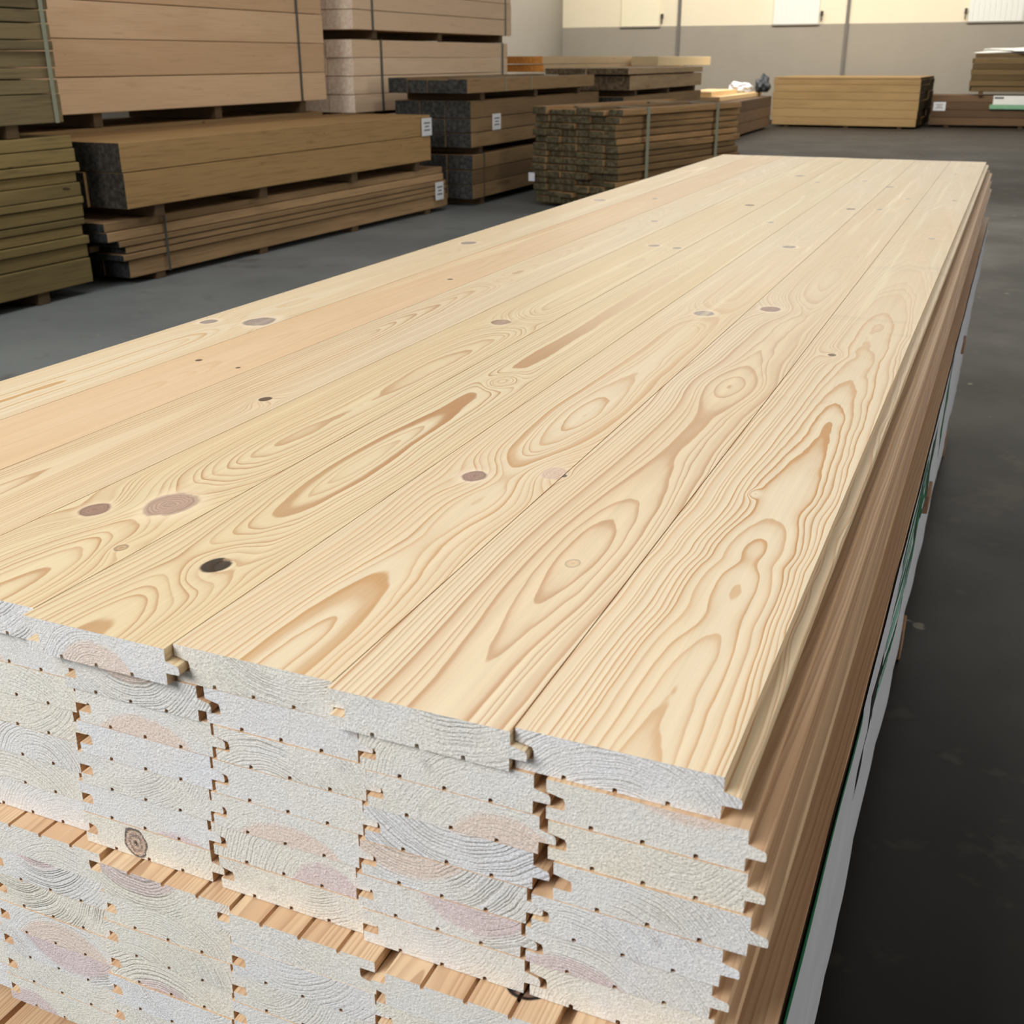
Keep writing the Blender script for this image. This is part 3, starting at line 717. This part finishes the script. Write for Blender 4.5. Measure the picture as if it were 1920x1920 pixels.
lump('plastic_bag', (-5.42, 26.7, 0.80), (0.16, 0.22, 0.22), M_BAGD, 5, 'dark plastic bag slumped beside the crumpled white bag', 'bag')
M_SHEETW = plain('white_sheet', srgb(232, 232, 226), 0.5, 0.4, 0.05, 6)
lump('plastic_sheet', (0.35, 29.2, 1.61), (1.05, 0.35, 0.075), M_SHEETW, 8, 'crumpled white plastic sheet lying on top of the ribbed dark pack', 'plastic sheet', amp=0.35)
pb = UMBER
box_obj('white_foil_flap', 0.006, 0.030, 1.34, 3.4, 0.46, 0.652, M_SHEETW, pb, 0.004)['label'] = 'white plastic flap hanging on its front'
box_obj('green_foil_band', 0.006, 0.034, 1.28, 3.4, 0.365, 0.46, plain('pale_green_band', srgb(128, 176, 142), 0.5, 0.3), pb, 0.003)['label'] = 'pale green printed band along the flap'
box_obj('flap_print', 0.030, 0.036, 1.36, 1.56, 0.59, 0.63, M_INK, pb)
# small card on the mossy bundle's corner post
o = box_obj('label_card', -0.04, 0.04, -0.006, 0.0, 0.0, 0.09, M_TAG, None, 0.0, (-4.72, 11.13, 0.27), R(-14)); 
tag(o, 'small white card at the foot of the mossy bundle', 'label')

# ---------------------------------------------------------------- the hall
def concrete():
    m = Mat('dark_concrete')
    P_ = m.obj
    a = m.noise(P_, 0.9, 4, 0.6); b = m.noise(P_, 3.2, 4, 0.62, w=3.0); c_ = m.noise(P_, 26.0, 3, 0.6, w=9.0)
    col = m.mix(a.step(0.35, 0.65), srgb(34, 34, 32), srgb(52, 50, 46))
    lit_side = (m.x + (a - 0.5) * 1.6).step(-0.9, -2.2)  # shade beside the stack painted into the floor: right side dark, left pale
    col = m.mix(lit_side, m.mix(a, srgb(15, 14, 11), srgb(25, 23, 18)), m.mix(a.step(0.3, 0.7), srgb(112, 116, 116), srgb(128, 131, 129)))
    far = m.y.step(11.0, 15.0)  # far floor colour and gloss lowered to hold down the light there
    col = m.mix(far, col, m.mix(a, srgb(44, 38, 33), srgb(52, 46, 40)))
    col = m.mix(b.step(0.60, 0.68) * 0.35, col, srgb(86, 84, 70))
    br = m.noise(P_, 1.7, 3, 0.6, w=21.0)
    col = m.mix(br.step(0.62, 0.72) * 0.35, col, srgb(70, 54, 34))
    pt = m.noise(P_, 2.1, 5, 0.68, w=61.0)
    col = m.mix(pt.step(0.60, 0.66) * (1.0 - lit_side) * 0.6, col, srgb(66, 60, 46))
    sp = m.noise(P_, 9.0, 2, 0.5, w=14.0)
    col = m.mix(sp.step(0.70, 0.73) * 0.8, col, srgb(150, 146, 128))
    m.bump(b * 0.3 + c_ * 0.2, 0.08, 0.01)
    rg = a * 0.25 + b * 0.15 + 0.30
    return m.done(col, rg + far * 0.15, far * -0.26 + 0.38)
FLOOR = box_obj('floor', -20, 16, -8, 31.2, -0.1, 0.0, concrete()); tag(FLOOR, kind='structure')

def wall_paint():
    m = Mat('two_tone_wall')
    n = m.noise(m.obj, 1.5, 4, 0.6); n2 = m.noise(m.vec(m.x * 5.0, m.y, m.z * 0.7), 1.0, 3, 0.6)
    grey = m.mix(n, srgb(158, 150, 138), srgb(170, 162, 148))
    cream = m.mix(n, srgb(248, 238, 212), srgb(242, 228, 200))
    cream = m.mix(n2.step(0.6, 0.8) * 0.25, cream, srgb(222, 200, 166))
    c = m.mix((m.z + (n - 0.5) * 0.015).step(2.315, 2.335), grey, cream)
    return m.done(c, 0.7, 0.3)
w = box_obj('wall_back', -20, 16, 31.0, 31.2, 0.0, 7.0, wall_paint()); tag(w, kind='structure')
M_GREYP = plain('pale_grey_paint', srgb(160, 154, 144), 0.7, 0.2, 0.04, 2)
M_CONDUIT = plain('grey_conduit', srgb(120, 116, 110), 0.6, 0.3, 0.05, 4)
tag(box_obj('trim_1', -14.3, -13.15, 30.72, 31.0, 0.0, 7.0, M_GREYP, bevel=0.01), kind='structure')
tag(box_obj('trim_2', -8.70, -8.62, 30.94, 31.0, 0.0, 7.0, M_CONDUIT), kind='structure')
tag(box_obj('trim_3', -4.32, -4.25, 30.93, 31.0, 0.0, 7.0, M_CONDUIT), kind='structure')
M_SHUT = plain('cream_shutter', srgb(252, 242, 212), 0.6, 0.3, 0.02, 2)
M_SHUTW = plain('white_shutter', srgb(240, 242, 236), 0.6, 0.3, 0.02, 2)
M_DARKM = plain('dark_metal', srgb(60, 54, 46), 0.5, 0.5, 0.1, 10)
for i, (x0, x1, mat, hx) in enumerate([(-10.28, -9.20, M_SHUT, -9.13), (-6.15, -5.0, M_SHUTW, -4.93), (-1.43, -0.20, M_SHUTW, -1.50)]):
    e = empty(f'window_{i + 1}', ((x0 + x1) / 2, 30.98, 2.33)); tag(e, kind='structure')
    hw = (x1 - x0) / 2
    bm = bmesh.new()
    if i == 0:
        add_box(bm, -hw, hw, -0.03, 0.02, 0.0, 2.2, 0.006)
    else:
        n = 10
        for k in range(n):
            a = -hw + 2 * hw * k / n; b = -hw + 2 * hw * (k + 1) / n
            add_box(bm, a, b - 0.022, -0.045, 0.02, 0.0, 2.2, 0.006); add_box(bm, b - 0.022, b, -0.03, 0.02, 0.0, 2.2)
    mesh_obj('shutter', bm, mat, e)
    box_obj('sill', -hw - 0.02, hw + 0.02, -0.05, 0.02, -0.03, 0.0, M_GREYP, e, 0.004)
    bm = bmesh.new()
    dx = hx - (x0 + x1) / 2
    add_box(bm, dx - 0.03, dx + 0.03, -0.07, 0.0, 0.18, 0.30, 0.008); add_box(bm, dx - 0.012, dx + 0.012, -0.09, -0.02, 0.05, 0.24, 0.004)
    mesh_obj('catch', bm, M_DARKM, e)
M_CEIL = plain('dark_roof', srgb(92, 90, 86), 0.9, 0.1, 0.1, 1)
tag(box_obj('ceiling', -20, 16, 0.5, 31.2, 7.0, 7.2, M_CEIL), kind='structure')
tag(box_obj('wall_right', 9.0, 9.2, -8, 31.0, 0.0, 7.0, M_CEIL), kind='structure')
tag(box_obj('wall_left', -12.2, -12.0, -8, 31.0, 0.0, 7.0, M_GREYP), kind='structure')

# ---------------------------------------------------------------- light
def area(name, loc, target, sx, sy, power, col=(1, 1, 1)):
    d = bpy.data.lights.new(name, 'AREA'); d.shape = 'RECTANGLE'; d.size = sx; d.size_y = sy; d.energy = power; d.color = col
    o = bpy.data.objects.new(name, d); o.location = loc
    v = Vector(target) - Vector(loc); o.rotation_euler = v.to_track_quat('-Z', 'Y').to_euler()
    return link(o)
area('gate_daylight', (-4.0, -3.9, 5.2), (-0.8, 1.0, 0.9), 4.5, 3.0, 630, (0.96, 0.98, 1.0))
area('overhead_fill', (-2.5, 5.0, 6.9), (-2.5, 5.0, 0.0), 2.5, 9.0, 230, (1.0, 0.985, 0.96))
area('overhead_fill', (-4.5, 25.0, 6.9), (-4.5, 28.5, 1.5), 12.0, 4.0, 1900, (1.0, 0.95, 0.86))  # unseen lamp added to wash the back wall
area('overhead_fill', (1.5, 14.0, 6.9), (-5.2, 14.5, 0.6), 2.0, 10.0, 420, (1.0, 0.97, 0.92))  # unseen lamp added to brighten the aisle faces of the packs
area('sheen_light', (-4.0, 30.8, 5.0), (-4.0, 0.0, 3.5), 16.0, 2.2, 420, (1.0, 0.95, 0.86))  # unseen lamp added for the sheen on the far boards
area('side_fill', (8.6, 1.5, 2.0), (0.0, 1.5, 1.0), 4.0, 1.4, 300, (1.0, 0.95, 0.88))  # unseen lamp added to light the stack's side faces and foil
W = bpy.data.worlds.new('hall_daylight'); scene.world = W; W.use_nodes = True
bg = W.node_tree.nodes['Background']; bg.inputs[0].default_value = (0.95, 0.97, 1.0, 1.0); bg.inputs[1].default_value = 0.30

# ---------------------------------------------------------------- camera
cam = bpy.data.cameras.new('camera'); co = bpy.data.objects.new('camera', cam); link(co)
co.location = (0.10548, -0.57071, 0.4044 + H)
co.rotation_euler = (1.1839178, 0.0028367, 0.4080124)
cam.sensor_width = 36.0; cam.sensor_height = 36.0; cam.sensor_fit = 'HORIZONTAL'
cam.lens = 2081.91 / 1920 * 36.0
cam.clip_start = 0.02; cam.clip_end = 200
cam.dof.use_dof = True; cam.dof.focus_distance = 1.25; cam.dof.aperture_fstop = 15.0
scene.camera = co

scene.view_settings.view_transform = 'Standard'
scene.view_settings.look = 'None'
scene.view_settings.exposure = 0.0
c = scene.cycles
c.max_bounces = 5; c.diffuse_bounces = 3; c.glossy_bounces = 3; c.transmission_bounces = 2
c.use_adaptive_sampling = True; c.adaptive_threshold = 0.03
c.use_denoising = True
c.caustics_reflective = False; c.caustics_refractive = False
